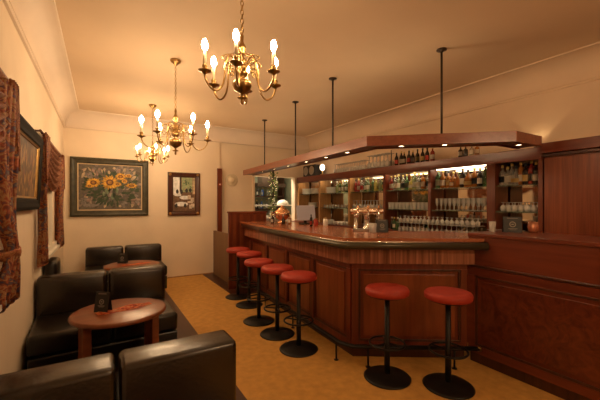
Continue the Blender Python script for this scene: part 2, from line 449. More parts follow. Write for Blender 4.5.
# dark-framed mirror, its dining room reflection painted in flat colours
pm = thing('painted_mirror', 'small dark wooden frame with corner rosettes around a painted mirror reflection of a dining room', 'framed picture', (1.436, YB-.002, 1.648))
obj('frame', frame_mesh(.618, .856, .095, .04), M['darkwood'], pm)
for sx in (-1, 1):
    for sz in (-1, 1):
        bm = nb(); lathe(bm, [(0, 0), (.028, 0), (.028, .006), (.016, .012), (0, .014)], (0, 0, 0), 14, mat=Matrix.Rotation(PI/2, 4, 'X'))
        obj('rosette', bm, M['brass'], pm, loc=(sx*.265, -.037, sz*.385))
bm = nb()
def quad(x0, z0, x1, z1, y, mi): disc_face(bm, [(x0, z0), (x1, z0), (x1, z1), (x0, z1)], y, mi)
quad(-.22, -.34, .22, .34, -.010, 0)
quad(-.205, -.02, -.07, .335, -.011, 1); quad(-.085, .05, -.06, .335, -.0112, 2); quad(-.045, .04, .16, .335, -.011, 3); quad(.165, 0, .215, .335, -.0112, 4)
for k in range(26): blob(bm, r_.uniform(-.03, .11), r_.uniform(.06, .28), r_.uniform(0, 6.28), .05, .014, -.0115-.00001*k, r_.choice([3, 5, 4]))
for x, z, a in ((-.12, -.02, .07), (.02, -.07, .11), (-.05, -.20, .13), (.12, -.16, .06)):
    disc_face(bm, [(x+a*math.cos(2*PI*k/14), z+a*.35*math.sin(2*PI*k/14)) for k in range(14)], -.0118, 1 if x < .1 else 6)
for x, z in ((-.13, .0), (-.05, -.0), (.05, .02), (.12, .03), (-.15, -.28), (.02, -.28), (.16, -.30)): blob(bm, x, z, 1.57, .10, .028, -.0121, 2)
for x, z in ((.10, -.05), (.16, -.10), (.13, -.24), (.17, -.22)): quad(x-.03, z-.05, x+.03, z+.03, -.0123, 6)
obj('picture', bm, [P('scene_brown', (.16, .09, .05)), P('scene_white', (.88, .92, .95)), P('scene_dark', (.03, .03, .035)), P('scene_green', (.30, .36, .20)), P('scene_tan', (.50, .38, .24)), P('scene_leaf', (.10, .16, .08)), P('scene_pale', (.66, .56, .46))], pm)  # the mirror's reflection, painted as flat colour patches

# tilted picture on left wall
pl = thing('landscape_painting', 'dark framed autumn painting leaning out from left wall between the curtains', 'painting', (XL+.012, 3.30, 1.415), PI/2)
pl.rotation_euler = (math.radians(2.5), 0, PI/2)
o = obj('frame', frame_mesh(1.10, .65, .10, .045), plain('black_frame', (.014, .010, .007), .8, spec=.08), pl, loc=(0, 0, .325))
o = obj('inner_slip', frame_mesh(.92, .47, .02, .03), M['brass'], pl, loc=(0, 0, .325))
bm = nb(); disc_face(bm, [(-.455, -.23), (.455, -.23), (.455, .23), (-.455, .23)], -.012, 0)
for k in range(60): blob(bm, r_.uniform(-.42, .42), r_.uniform(-.2, .08), r_.uniform(1.3, 1.8), r_.uniform(.04, .12), .016, -.0125-.00001*k, r_.choice([1, 2, 1, 3]))
obj('canvas', bm, [ramp_mat('dusk_ground', [(.3, (.04, .02, .008)), (.5, (.13, .065, .018)), (.7, (.28, .15, .04))], 5), P('autumn_gold', (.36, .17, .03)), P('autumn_brown', (.06, .025, .01)), P('autumn_rust', (.25, .07, .02))], pl, loc=(0, 0, .325))

# round ornament
bm = nb(); lathe(bm, [(0, 0), (.125, 0), (.135, .012), (.12, .022), (.085, .012), (.075, .014), (.06, .035), (.04, .045), (0, .047)], (0, 0, 0), 28, mat=Matrix.Rotation(PI/2, 4, 'X'))
o = tag(obj('wall_ornament', bm, M['cream'], smooth=True, loc=(2.44, YB+.038, 1.97)), 'round cream raised wall ornament on the back wall beside the serving opening', 'wall ornament')

# ------------------------------------------------------------------ chandeliers
def chandelier(lab, x, y, zb, R, s, n, phi0, bulb='bulb'):
    t = thing('chandelier', lab, 'chandelier', (x, y, zb), 0)
    zc = ZC-zb
    bm = nb(); lathe(bm, [(0, zc), (.055, zc), (.058, zc-.012), (.045, zc-.03), (.02, zc-.042), (.014, zc-.06), (0, zc-.06)], seg=18); obj('ceiling_rose', bm, M['brass'], t)
    top = .30*s
    bm = nb(); z = top; k = 0; L = .032
    while z < zc-.07:
        a = k % 2*PI/2
        pts = [(.009*math.cos(q)*math.cos(a), .009*math.cos(q)*math.sin(a), z+L/2+.5*L*math.sin(q)) for q in [2*PI*i/8 for i in range(8)]]
        tube(bm, pts, .0028, 5, closed=True); z += L*.8; k += 1
    obj('chain', bm, M['brass'], t)
    pr = [(0, -.115), (.007, -.112), (.010, -.095), (.006, -.085), (.024, -.080), (.027, -.074), (.008, -.066), (.008, -.055), (.020, -.045), (.045, -.03), (.055, -.005), (.052, .015), (.030, .03),
          (.014, .04), (.028, .055), (.034, .07), (.020, .085), (.012, .10), (.024, .115), (.030, .13), (.022, .15), (.010, .16), (.014, .19), (.020, .205), (.024, .215), (.014, .235), (.008, .25), (.010, .28), (.004, .30), (0, .305)]
    bm = nb(); lathe(bm, [(r*s, z*s) for r, z in pr], seg=18); obj('body', bm, M['brass'], t)
    to = math.atan2(-y, -x)
    for k in range(n):
        a = to+phi0+2*PI*k/n
        u = R
        path = [(.02*s, .05*s), (.12*u, .10*s), (.24*u, .145*s), (.38*u, .145*s), (.47*u, .09*s), (.49*u, .02*s), (.57*u, -.035*s), (.72*u, -.06*s), (.87*u, -.045*s), (.97*u, -.01*s), (1.0*u, .02*s)]
        P3 = []
        for i in range(len(path)-1):
            p0 = path[max(0, i-1)]; p1 = path[i]; p2 = path[i+1]; p3 = path[min(len(path)-1, i+2)]
            for q in (0, .25, .5, .75):
                P3.append(tuple(.5*((2*p1[c])+(-p0[c]+p2[c])*q+(2*p0[c]-5*p1[c]+4*p2[c]-p3[c])*q*q+(-p0[c]+3*p1[c]-3*p2[c]+p3[c])*q**3) for c in (0, 1)))
        P3.append(path[-1])
        ca, sa = math.cos(a), math.sin(a)
        bm = nb(); tube(bm, [(r*ca, r*sa, z) for r, z in P3], .0055*s**.5, 6)
        # little scroll at the inner bend
        sc = [(.34*u+.05*u*(1-i/14)*math.cos(i*.55)*1.3, .02*s+.03*s*(1-i/14)*math.sin(i*.55)+.05*s) for i in range(13)]
        tube(bm, [(r*ca, r*sa, z) for r, z in sc], .0035*s**.5, 5)
        tube(bm, [((.05*s+.07*s*math.sin(i*.42))*ca, (.05*s+.07*s*math.sin(i*.42))*sa, (.10+.009*i)*s) for i in range(13)], .0032*s**.5, 5)
        tube(bm, [((.15+.13*(1-i/16)*math.cos(i*.5))*u*ca, (.15+.13*(1-i/16)*math.cos(i*.5))*u*sa, (.075+.045*(1-i/16)*math.sin(i*.5))*s) for i in range(14)], .003*s**.5, 5)
        arm = obj('arm', bm, M['brass'], t)
        cx, cy, cz = u*ca, u*sa, .02*s
        bm = nb(); lathe(bm, [(0, 0), (.010*s, 0), (.014*s, .006*s), (.034*s, .014*s), (.036*s, .018*s), (.014*s, .02*s), (.012*s, .032*s), (.016*s, .04*s), (.013*s, .05*s), (0, .05*s)], seg=14); obj('drip_cup', bm, M['brass'], arm, loc=(cx, cy, cz))
        bm = nb(); lathe(bm, [(.0095*s, .05*s), (.0095*s, .128*s), (0, .128*s)], seg=10); obj('candle_sleeve', bm, M['candle'], arm, loc=(cx, cy, cz))
        bm = nb(); lathe(bm, [(0, .13*s), (.009*s, .13*s), (.0165*s, .145*s), (.018*s, .158*s), (.013*s, .176*s), (.004*s, .190*s), (0, .193*s)], seg=8); obj('flame_bulb', bm, M[bulb], arm, loc=(cx, cy, cz))
    return t
chandelier('brass six arm chandelier nearest the camera, its chain leaving the top of the photo', .70, 1.80, 2.15, .215, 1.0, 6, math.radians(-8), 'bulb_low')
chandelier('largest and middle brass chandelier with curling arms hanging from visible ceiling rose', .70, 3.76, 2.13, .335, 1.22, 6, math.radians(30))
chandelier('farthest brass chandelier hanging low before the back wall near the sunflower painting', .71, 5.67, 2.17, .235, .95, 6, math.radians(12), 'bulb_high')
chandelier('unseen brass chandelier added behind the camera to brighten ceiling and bar side', 2.0, -1.2, 2.15, .30, 1.1, 6, 0, 'bulb_high')  # unseen, added for more light on the ceiling and bar side

# ------------------------------------------------------------------ sofas and tables
def sofa(lab, x0, x1, yfront_top, z, face, split, seatd=.62, th=.2, rz=0):
    """face=-1: sits facing the camera (backrest at far side); +1: faces away"""
    t = thing('leather_sofa', lab, 'sofa', ((x0+x1)/2, yfront_top, 0), rz)
    s = -face      # direction of the back's rear
    cx = (x0+x1)/2
    for a, b in ((x0, split-.008), (split+.008, x1)):
        m_, w_ = (a+b)/2-cx, b-a
        bm = nb(); box(bm, (m_, s*th/2, (z+.30)/2+.02), (w_, th, z-.30), bev=.045 if face < 0 else .026, seg=3)
        obj('backrest', bm, M['leathert'], t, smooth=True)
        bm = nb(); box(bm, (m_, -s*(seatd/2)+s*.02, .335), (w_, seatd-.02, .17), bev=.035, seg=3)
        obj('seat_cushion', bm, M['leather'], t, smooth=True)
    bm = nb(); box(bm, (0, s*(th/2-seatd/2)+s*.0, .145), (x1-x0-.02, seatd+th-.02, .21), bev=.01)
    obj('base', bm, M['leather'], t)
    for sx in (-1, 1):
        for sy in (-1, 1):
            bm = nb(); box(bm, (sx*((x1-x0)/2-.07), s*(th/2-seatd/2)+sy*(seatd/2+.02), .02), (.06, .06, .04)); obj('foot', bm, M['black'], t)
    return t
sofa('dark leather sofa in the foreground seen from behind', -.50, .60, 1.60+.205, .75, 1, .065)
sofa('dark leather two seat sofa behind the nearer round table, facing the camera', -.515, .625, 3.90, .75, -1, .07, th=.2, rz=.035)
sofa('dark leather sofa farthest away, standing against the back wall under the sunflower painting', -.21, .97, 6.49, .70, -1, .36, th=.2)
cw = thing('corner_seat', 'dark leather corner seat against left wall behind the middle sofa', 'seat', (-.46, 4.62, 0))
bm = nb(); box(bm, (0, 0, .50), (.12, .42, .68), bev=.04, seg=3); obj('backrest', bm, M['leather'], cw, smooth=True)
bm = nb(); box(bm, (.27, 0, .27), (.44, .42, .30), bev=.04, seg=3); obj('seat_cushion', bm, M['leather'], cw, smooth=True)
bm = nb(); box(bm, (.2, 0, .07), (.5, .38, .14)); obj('base', bm, M['black'], cw)

def round_table(lab, x, y, R=.36, z=.628):
    t = thing('round_table', lab, 'table', (x, y, 0), .17)
    bm = nb(); lathe(bm, [(0, z-.035), (R-.02, z-.035), (R-.004, z-.03), (R, z-.018), (R-.004, z-.004), (R-.015, z), (0, z)], seg=48); obj('tabletop', bm, M['tablew'], t)
    bm = nb(); box(bm, (0, 0, z-.07), (1.3*R, .05, .07)); box(bm, (0, 0, z-.0475), (.05, 1.3*R, .025)); obj('apron', bm, M['tablew'], t)
    for sx in (-1, 1):
        bm = nb(); box(bm, (sx*R*.70, 0, (z-.035)/2), (.055, .22, z-.035), bev=.006); obj('leg', bm, M['tablew'], t)
round_table('round reddish wooden table between the two nearer leather sofas', .135, 2.97, .338)
round_table('round reddish wooden table before the farthest leather sofa', .38, 5.08, .345)
def card(lab, x, y, z, rz, w_=.11, h=.15, emblem=True):
    t = thing('menu_card', lab, 'menu card', (x, y, z), rz)
    bm = nb()
    th = math.atan(.03/h)
    for s in (-1, 1):
        box(bm, (0, s*.016, h/2), (w_, .003, h*1.01), Matrix.Rotation(s*th*.9, 3, 'X'))
    obj('card', bm, M['blackm'], t)
    bm = nb(); R1, R2 = w_*.18, w_*.13; rot = Matrix.Rotation(-th*.9, 4, 'X'); c0 = Vector((0, -.016-.0022, h*.52))
    n = 20; A = [bm.verts.new((R1*math.cos(2*PI*k/n), 0, R1*math.sin(2*PI*k/n))) for k in range(n)]; B = [bm.verts.new((R2*math.cos(2*PI*k/n), 0, R2*math.sin(2*PI*k/n))) for k in range(n)]
    for k in range(n): bm.faces.new([A[k], A[(k+1) % n], B[(k+1) % n], B[k]])
    box(bm, (0, 0, 0), (R1*.8, .0006, R1*.35)); box(bm, (0, 0, -R1*1.5), (w_*.5, .0006, .004)); box(bm, (0, 0, -R1*1.9), (w_*.36, .0006, .003)); box(bm, (0, 0, h*.40), (w_*.6, .0006, .004))
    bmesh.ops.transform(bm, matrix=Matrix.Translation(c0) @ rot, verts=bm.verts[:])
    obj('emblem', bm, M['emblem'], t)
card('small black menu card with round emblem standing on the nearer round table', .02, 2.99, .628, -.62)
card('small black menu card standing on the far round table', .27, 5.24, .628, -.45, .12, .14)
def leaflet(lab, x, y, z, rz, L=.40, W=.13):
    bm = nb(); nu = 14
    top = []; bot = []
    for i in range(nu+1):
        u = i/nu-.5; h = .004+.002*math.sin(u*9)
        ww = W*(.55+.45*math.cos(u*PI*.95))*(1+.15*math.sin(11*u))
        top.append(bm.verts.new((u*L, ww/2, h))); bot.append(bm.verts.new((u*L, -ww/2, h)))
    for i in range(nu): bm.faces.new([top[i], top[i+1], bot[i+1], bot[i]])
    bmesh.ops.solidify(bm, geom=bm.faces[:], thickness=.003)
    tag(obj('table_runner', bm, M['runner'], loc=(x, y, z), rot=(0, 0, rz)), lab, 'table runner')
leaflet('bright red and orange patterned table runner lying on the nearer round table', .17, 2.97, .628, .25)
leaflet('red patterned table runner lying on the far round table', .43, 5.05, .628, .2, .36, .12)

# ------------------------------------------------------------------ bar counter
E, A_, B_ = Vector((2.06, 5.38)), Vector((1.90, 2.36)), Vector((2.949, 1.665))
n1 = Vector((-(A_-E).y, (A_-E).x)).normalized(); n2 = Vector((-(B_-A_).y, (B_-A_).x)).normalized()
d1 = (A_-E).normalized(); d2 = (B_-A_).normalized()
def off(d, yend=None, xend=2.949):
    """polyline offset inwards by d: far end, corner, right end on the cabinet's face"""
    p = E+n1*d; q = B_+n2*d
    # intersect p + s d1 with q + t d2
    den = d1.x*d2.y-d1.y*d2.x; r = q-p; s_ = (r.x*d2.y-r.y*d2.x)/den
    c = p+d1*s_
    e = q+d2*((xend-q.x)/d2.x)
    f = p+d1*((5.38-p.y)/d1.y)
    return f, c, e
def strip(bm, a, b, z0, z1):
    P0, P1 = off(a), off(b)
    prism(bm, [tuple(v) for v in P0]+[tuple(v) for v in reversed(P1)], z0, z1)
bc = thing('bar_counter', 'long mahogany bar counter with angled front and bronze hand rail', 'bar counter', (0, 0, 0))
f0, c0, e0 = off(.0); fi, ci, ei = off(.78)
yi = ci+d2*((3.35-ci.x)/d2.x)
bm = nb(); prism(bm, [tuple(f0), tuple(c0), tuple(e0), (2.949, 1.825), (3.35, 1.825), tuple(yi), tuple(ci), tuple(fi)], 1.115, 1.15); obj('worktop', bm, wood('counter_top', (.26, .07, .025), (.42, .13, .05), 1, rough=.22), bc)
bm = nb(); strip(bm, .02, .11, 1.055, 1.115); obj('underrail', bm, M['darkwood'], bc)
bm = nb(); strip(bm, .075, .15, .905, 1.055); obj('apron', bm, M['ribbon'], bc)
bm = nb(); strip(bm, .15, .55, .10, .905); obj('carcass', bm, M['mahog'], bc)
bm = nb(); strip(bm, .17, .53, 0, .10); obj('plinth', bm, M['darkwood'], bc)
# hand rail
pf, pc_, pe = off(-.012)
st = pf+d1*1.02
bm = nb()
prof_pts = [Vector((*st, 1.085)), Vector((*(pc_-d1*.05), 1.085)), Vector((*(pc_-d1*.015+d2*.01), 1.085)), Vector((*(pc_+d2*.05), 1.085)), Vector((*(pe-d2*.004), 1.085))]
tube(bm, prof_pts, .045, 14, ry=.036); hr = obj('hand_rail', bm, M['padr'], bc)
bm = nb(); tube(bm, [v+Vector((0, 0, .034)) for v in prof_pts], .026, 8, ry=.008); obj('brass_strip', bm, M['chrome'], hr)
# framed panels
def panels(parent, p0, d, nrm, L, cuts, z0, z1, mw, prof=.015, mframe='mahog', mpan='panelw'):
    """p0 start (2D), d direction, nrm outward normal; cuts = pilaster centre distances"""
    ang = math.atan2(d.y, d.x); R3 = Matrix.Rotation(ang, 3, 'Z')
    def b(bm, s0, s1, a, b_, o0, o1, bev=0):
        c = p0+d*((s0+s1)/2)+nrm*((o0+o1)/2); box(bm, (c.x, c.y, (a+b_)/2), (s1-s0, o1-o0, b_-a), R3, bev=bev)
    bm = nb(); b(bm, 0, L, z1-mw, z1, 0, prof); obj('front_frame', bm, M[mframe], parent)
    bm = nb(); b(bm, 0, L, z0, z0+mw, 0, prof); obj('front_frame', bm, M[mframe], parent)
    for c in cuts:
        bm = nb(); b(bm, c-mw/2, c+mw/2, z0+mw, z1-mw, 0, prof+.006); obj('pilaster', bm, M[mframe], parent)
    for c0_, c1_ in zip(cuts, cuts[1:]):
        s0, s1 = c0_+mw/2, c1_-mw/2
        bm = nb(); g = .02
        b(bm, s0, s1, z1-mw-g, z1-mw, 0, prof*.9, .003); b(bm, s0, s1, z0+mw, z0+mw+g, 0, prof*.9, .003)
        b(bm, s0, s0+g, z0+mw+g, z1-mw-g, 0, prof*.9, .003); b(bm, s1-g, s1, z0+mw+g, z1-mw-g, 0, prof*.9, .003)
        obj('panel_moulding', bm, M['darkwood'], parent)
        bm = nb(); b(bm, s0+.05, s1-.05, z0+mw+.05, z1-mw-.05, 0, .008, .004); obj('front_panel', bm, M[mpan], parent)
fb, cb, eb = off(.15)
L1 = (cb-fb).length; L2 = (eb-cb).length
panels(bc, cb, d2, -n2, L2, [.03, L2-.03], .10, .905, .06)
panels(bc, cb, -d1, -n1, L1, [.03, .72, 1.41, 2.10, 2.8], .10, .905, .06)
# foot rail
fr = thing('foot_rail', 'black metal foot rail on short posts along the bar base', 'foot rail', (0, 0, 0))
g0, g1, g2 = off(-.03); z = .18
q0 = off(0.0)
a = q0[1]-d1*.06; b = q0[0]+d1*.55; a2 = q0[1]+d2*.10; b2 = q0[2]-d2*.10
bm = nb(); tube(bm, [(b.x, b.y, z), (a.x-.01, a.y, z), (a.x, a.y-.03, z), (a2.x-.03, a2.y-.02, z), (a2.x, a2.y-.037, z), (b2.x, b2.y-.04, z)], .026, 10, ry=.019); obj('rail', bm, M['black'], fr)
bm = nb(); lathe(bm, [(0, 0), (.022, 0), (.022, .03), (0, .03)], seg=12, mat=Matrix.Rotation(-PI/2, 4, 'Y') if False else Matrix.Rotation(PI/2, 4, 'Y'))
obj('end_cap', bm, M['brass'], fr, loc=(b2.x-.01, b2.y-.035, z), rot=(0, 0, math.atan2(d2.y, d2.x)))
for p in (a-d1*.05, a-d1*.95, a-d1*1.85, a2+d2*.10, a2+d2*.86):
    yy = -.035 if p.x > 1.97 or p.y < 2.3 else 0
    bm = nb(); tube(bm, [(p.x-.012, p.y+yy, 0), (p.x-.012, p.y+yy, z)], .009, 8); lathe(bm, [(0, 0), (.022, 0), (.022, .005), (0, .005)], (p.x-.012, p.y+yy, 0), 12); obj('post', bm, M['black'], fr)

# right section of the bar (plain taller cabinet running toward the camera)
rc = thing('bar_end_cabinet', 'tall mahogany bar section with burl panels running to the right edge', 'bar counter', (0, 0, 0))
y0, y1, X0, X1 = -1.2, 1.82, 2.95, 3.50
bm = nb(); box(bm, ((X0+X1)/2-.01, (y0+y1)/2, 1.18), (X1-X0+.03, y1-y0, .03), bev=.004); obj('worktop', bm, M['mahog_x'], rc)
bm = nb(); box(bm, ((X0+X1)/2-.005, (y0+y1)/2, 1.035), (X1-X0+.01, y1-y0, .26)); obj('fascia', bm, M['mahog_x'], rc)
bm = nb(); box(bm, ((X0+X1)/2, (y0+y1)/2, .5), (X1-X0, y1-y0, .81)); obj('carcass', bm, M['mahog_x'], rc)
bm = nb(); box(bm, ((X0+X1)/2+.01, (y0+y1)/2, .05), (X1-X0-.02, y1-y0, .10)); obj('plinth', bm, M['darkwood'], rc)
bm = nb(); box(bm, (X0-.012, (y0+y1)/2, .895), (.03, y1-y0, .02), bev=.004); obj('ledge', bm, M['darkwood'], rc)
panels(rc, Vector((X0, y1)), Vector((0, -1)), Vector((-1, 0)), y1-y0, [.03, 1.5, 2.99], .10, .88, .07, mframe='mahog_x', mpan='burl')
# end screen of the bar
es = thing('bar_end_screen', 'tall grooved mahogany screen closing the far end of the bar', 'screen', (2.21, 5.42, 0))
bm = nb(); box(bm, (0, 0, .65), (.70, .04, 1.30)); obj('panel', bm, M['ribbon'] if False else M['mahog'], es)
for k in range(11):
    bm = nb(); box(bm, (-.32+.064*k, -.024, .66), (.052, .008, 1.22), bev=.003); obj('slat', bm, M['panelw'] if k % 2 else M['mahog'], es)
bm = nb(); box(bm, (0, 0, 1.312), (.73, .06, .025), bev=.004); obj('cap', bm, M['mahog_xx'], es)

# ------------------------------------------------------------------ canopy over the bar
F, G, H, I = Vector((2.55, 6.50)), Vector((2.32, 2.52)), Vector((3.35, 1.60)), Vector((3.85, 1.60))
def poff(path, d):
    out = []
    for i, p in enumerate(path):
        ns = []
        if i > 0: t = (p-path[i-1]).normalized(); ns.append(Vector((-t.y, t.x)))
        if i < len(path)-1: t = (path[i+1]-p).normalized(); ns.append(Vector((-t.y, t.x)))
        if len(ns) == 1: out.append(p+ns[0]*d)
        else:
            m = (ns[0]+ns[1]).normalized(); out.append(p+m*(d/m.dot(ns[0])))
    return out
cn = thing('bar_canopy', 'long angled mahogany canopy with downlights hung above the bar on rods', 'canopy', (0, 0, 0))
pth = [F, G, H, I]
bm = nb(); prism(bm, [tuple(v) for v in pth]+[tuple(v) for v in reversed(poff(pth, .035))], 2.05, 2.15); obj('fascia', bm, M['canopyw'], cn)
bm = nb(); prism(bm, [tuple(v) for v in poff(pth, .0355)]+[tuple(v) for v in reversed(poff(pth, .205))], 2.058, 2.085); obj('soffit_board', bm, M['mahog_x'], cn)
bm = nb(); prism(bm, [tuple(v) for v in poff(pth, .2055)]+[tuple(v) for v in reversed(poff(pth, .235))], 2.05, 2.15); obj('inner_fascia', bm, M['mahog_x'], cn)
def rod(x, y):
    bm = nb(); tube(bm, [(x, y, 2.086), (x, y, ZC-.02)], .011, 10)
    r = obj('hanging_rod', bm, M['rod'], cn)
    bm = nb(); lathe(bm, [(0, 0), (.014, 0), (.02, .012), (.05, .02), (.05, .03), (0, .03)], (x, y, ZC-.03), 16); obj('ceiling_flange', bm, M['rod'], r)
for x, y in ((2.95, 2.11), (2.475, 3.30), (2.56, 4.36), (2.63, 5.62)): rod(x, y)
def uplight(x, y, e=4.5):  # unseen canopy uplight, added to bring up the ceiling brightness
    bm = nb(); lathe(bm, [(0, 0), (.035, 0), (.045, .05), (.04, .05), (.03, .012), (0, .012)], (x, y, 2.086), 16); u = obj('added_uplight_cup', bm, M['rod'], cn)
    bm = nb(); lathe(bm, [(0, 0), (.022, 0), (.022, .01), (0, .012)], (x, y, 2.10), 12); obj('added_uplight_lens', bm, M['lens'], u)
    light('uplight', 'SPOT', (x, y, 2.15), e, (1, .70, .40), (PI, 0, 0), spot_size=math.radians(165), spot_blend=.9, shadow_soft_size=.03)
for x, y in ((2.43, 2.85), (2.50, 3.85), (2.58, 4.95), (2.66, 6.0), (2.72, 2.36)): uplight(x, y, 5.2)
def downlight(x, y, i):
    bm = nb(); lathe(bm, [(.042, 0), (.042, -.008), (.030, -.008), (.030, 0)], (x, y, 2.058), 16); r = obj('downlight_ring', bm, M['brass'], cn)
    bm = nb(); lathe(bm, [(0, -.003), (.029, -.003), (.029, 0), (0, 0)], (x, y, 2.058), 14); obj('downlight_lens', bm, M['lens'], r)
    light('downlight', 'SPOT', (x, y, 2.045), SPOT, (1, .68, .38), spot_size=math.radians(115), spot_blend=.8, shadow_soft_size=.03)
pd = poff(pth, .10)
for k, (x, y) in enumerate([tuple(pd[1]+(pd[0]-pd[1]).normalized()*s) for s in (.42, .88, 1.40, 2.0, 2.55, 3.1, 3.6)]+[tuple(pd[1]+(pd[2]-pd[1]).normalized()*s) for s in (.30, .72)]+[(3.60, 1.70)]): downlight(x, y, k)

# ------------------------------------------------------------------ back bar
BX, BD = 4.08, XR-.002
ups = [2.24, 3.12, 4.01, 4.93, 5.93]
bb = thing('back_bar', 'mahogany back bar shelving with mirrors, glass shelves and lit bottle bays', 'shelving', (0, 0, 0))
ya, yb = 1.69, 6.84
bm = nb(); box(bm, ((BX+BD)/2, (ya+yb)/2, 2.025), (BD-BX, yb-ya, .10)); obj('top_beam', bm, M['mahog_x'], bb)
bm = nb(); box(bm, (BX-.011, (ya+yb)/2, 2.01), (.022, yb-ya, .135), bev=.003); obj('cornice', bm, M['mahog_x'], bb)
bm = nb(); box(bm, (BD-.01, (ya+yb)/2, 1.52), (.02, yb-ya, .90)); obj('mirror_back', bm, M['mirror'], bb)
for i, y in enumerate([ya+.02]+ups+[yb-.02]):
    wd = .10 if i == 1 else .045
    bm = nb(); box(bm, (BX+.15, y, 1.51), (.30, wd, .93)); obj('upright', bm, M['mahog'] if i < 4 else M['lightwood'], bb)
edges = [ya+.045]+[v for i, y in enumerate(ups) for v in (y-(.05 if i == 0 else .023), y+(.05 if i == 0 else .023))]+[yb-.045]
bays = [(edges[i], edges[i+1]) for i in range(0, len(edges), 2)]
ZB, ZM, ZW = 1.68, 1.37, 1.05
for i, (a, b) in enumerate(bays):
    for z in (ZB, ZM):
        bm = nb(); box(bm, (BX+.15, (a+b)/2, z-.006), (.26, b-a-.002, .012)); obj('glass_shelf', bm, M['shelfglass'], bb)
    if i == 1: bm = nb(); box(bm, (BX+.10, (a+b)/2, 1.952), (.08, b-a-.10, .032), bev=.004); obj('light_tube', bm, M['tube'], bb)
    elif i: bm = nb(); box(bm, (BX+.04, (a+b)/2, 1.965), (.035, b-a-.04, .016), bev=.004); obj('light_tube', bm, M['tube2'], bb)
bm = nb(); box(bm, ((3.83+BD)/2, (ya+yb)/2, .5), (BD-3.85, yb-ya, 1.0)); obj('cupboard', bm, M['mahog'], bb)
bm = nb(); box(bm, ((3.82+BD)/2, (ya+yb)/2, 1.03), (BD-3.82, yb-ya, .04)); obj('worktop', bm, M['mahog_x'], bb)
# tall cabinet at right
tc_ = thing('tall_cabinet', 'tall mahogany cabinet with ribbed door at the right edge', 'cabinet', (0, 0, 0))
bm = nb(); box(bm, ((BX+BD)/2+.01, (1.685-1.2)/2, 1.0), (BD-BX-.02, 1.685+1.2, 2.0)); obj('body', bm, M['mahog'], tc_)
bm = nb(); box(bm, ((BX+BD)/2-.02, (1.685-1.2)/2, 2.055), (BD-BX+.04, 1.685+1.2, .11), bev=.005); obj('cornice', bm, M['mahog_x'], tc_)
bm = nb(); box(bm, (BX-.003, (1.685-1.2)/2, 1.98), (.03, 1.685+1.2, .03), bev=.004); obj('bead', bm, M['darkwood'], tc_)
for k, y in enumerate((1.22, .20, -.75)):
    bm = nb(); box(bm, (BX+.002, y-.0, 1.15), (.018, .90, 1.6), bev=.004); obj('door', bm, wood('ribbed_door', (.14, .03, .012), (.30, .075, .028), 2, stripes=22), tc_)
bm = nb(); lathe(bm, [(0, 0), (.03, 0), (.04, .05), (.035, .05), (.026, .01), (0, .01)], seg=14); wu = tag(obj('wall_uplight', bm, M['rod'], loc=(4.35, 1.85, 2.0755)), 'small cup uplight on shelf beam throwing a fan of light up the wall', 'light')
bm = nb(); lathe(bm, [(0, 0), (.02, 0), (.02, .01), (0, .012)], (0, 0, .012), 12); obj('lens', bm, M['lens'], wu)
light('wall_uplight_beam', 'SPOT', (4.35, 1.85, 2.13), 1.5, (1, .7, .35), (PI, 0, 0), spot_size=math.radians(84), spot_blend=.25, shadow_soft_size=.015)

# ------------------------------------------------------------------ bottles
BOT = {
 'spirit': [(0, 0), (.034, 0), (.037, .006), (.037, .15), (.030, .170), (.014, .19), (.012, .235)],
 'wine': [(0, 0), (.034, 0), (.037, .006), (.037, .15), (.026, .18), (.014, .20), (.0125, .24)],
 'squat': [(0, 0), (.046, 0), (.050, .008), (.052, .07), (.046, .115), (.018, .15), (.013, .165), (.012, .205)],
 'slim': [(0, 0), (.026, 0), (.029, .006), (.029, .18), (.020, .20), (.011, .215), (.011, .24)],
 'square': [(0, 0), (.040, 0), (.042, .006), (.042, .13), (.036, .15), (.014, .165), (.013, .215)],
}
BM = {'clear': plain('bottle_clear', (.80, .80, .72), .06, trans=.75), 'green': plain('bottle_green', (.10, .26, .10), .08, trans=.6), 'yellow': plain('bottle_yellow', (.62, .50, .12), .1, trans=.4),
      'amber': plain('bottle_amber', (.45, .16, .03), .08, trans=.4), 'dark': plain('bottle_dark', (.02, .014, .010), .12), 'red': plain('bottle_red', (.28, .03, .02), .12, trans=.2), 'blue': plain('bottle_blue', (.08, .16, .42), .1, trans=.4), 'lime': plain('bottle_lime', (.50, .60, .32), .08, trans=.65)}
LM = {'white': plain('label_white', (.80, .74, .62), .6), 'red': plain('label_red', (.50, .05, .03), .6), 'black': plain('label_black', (.02, .02, .02), .6), 'gold': plain('label_gold', (.62, .42, .12), .4), 'none': None}
protos = {}
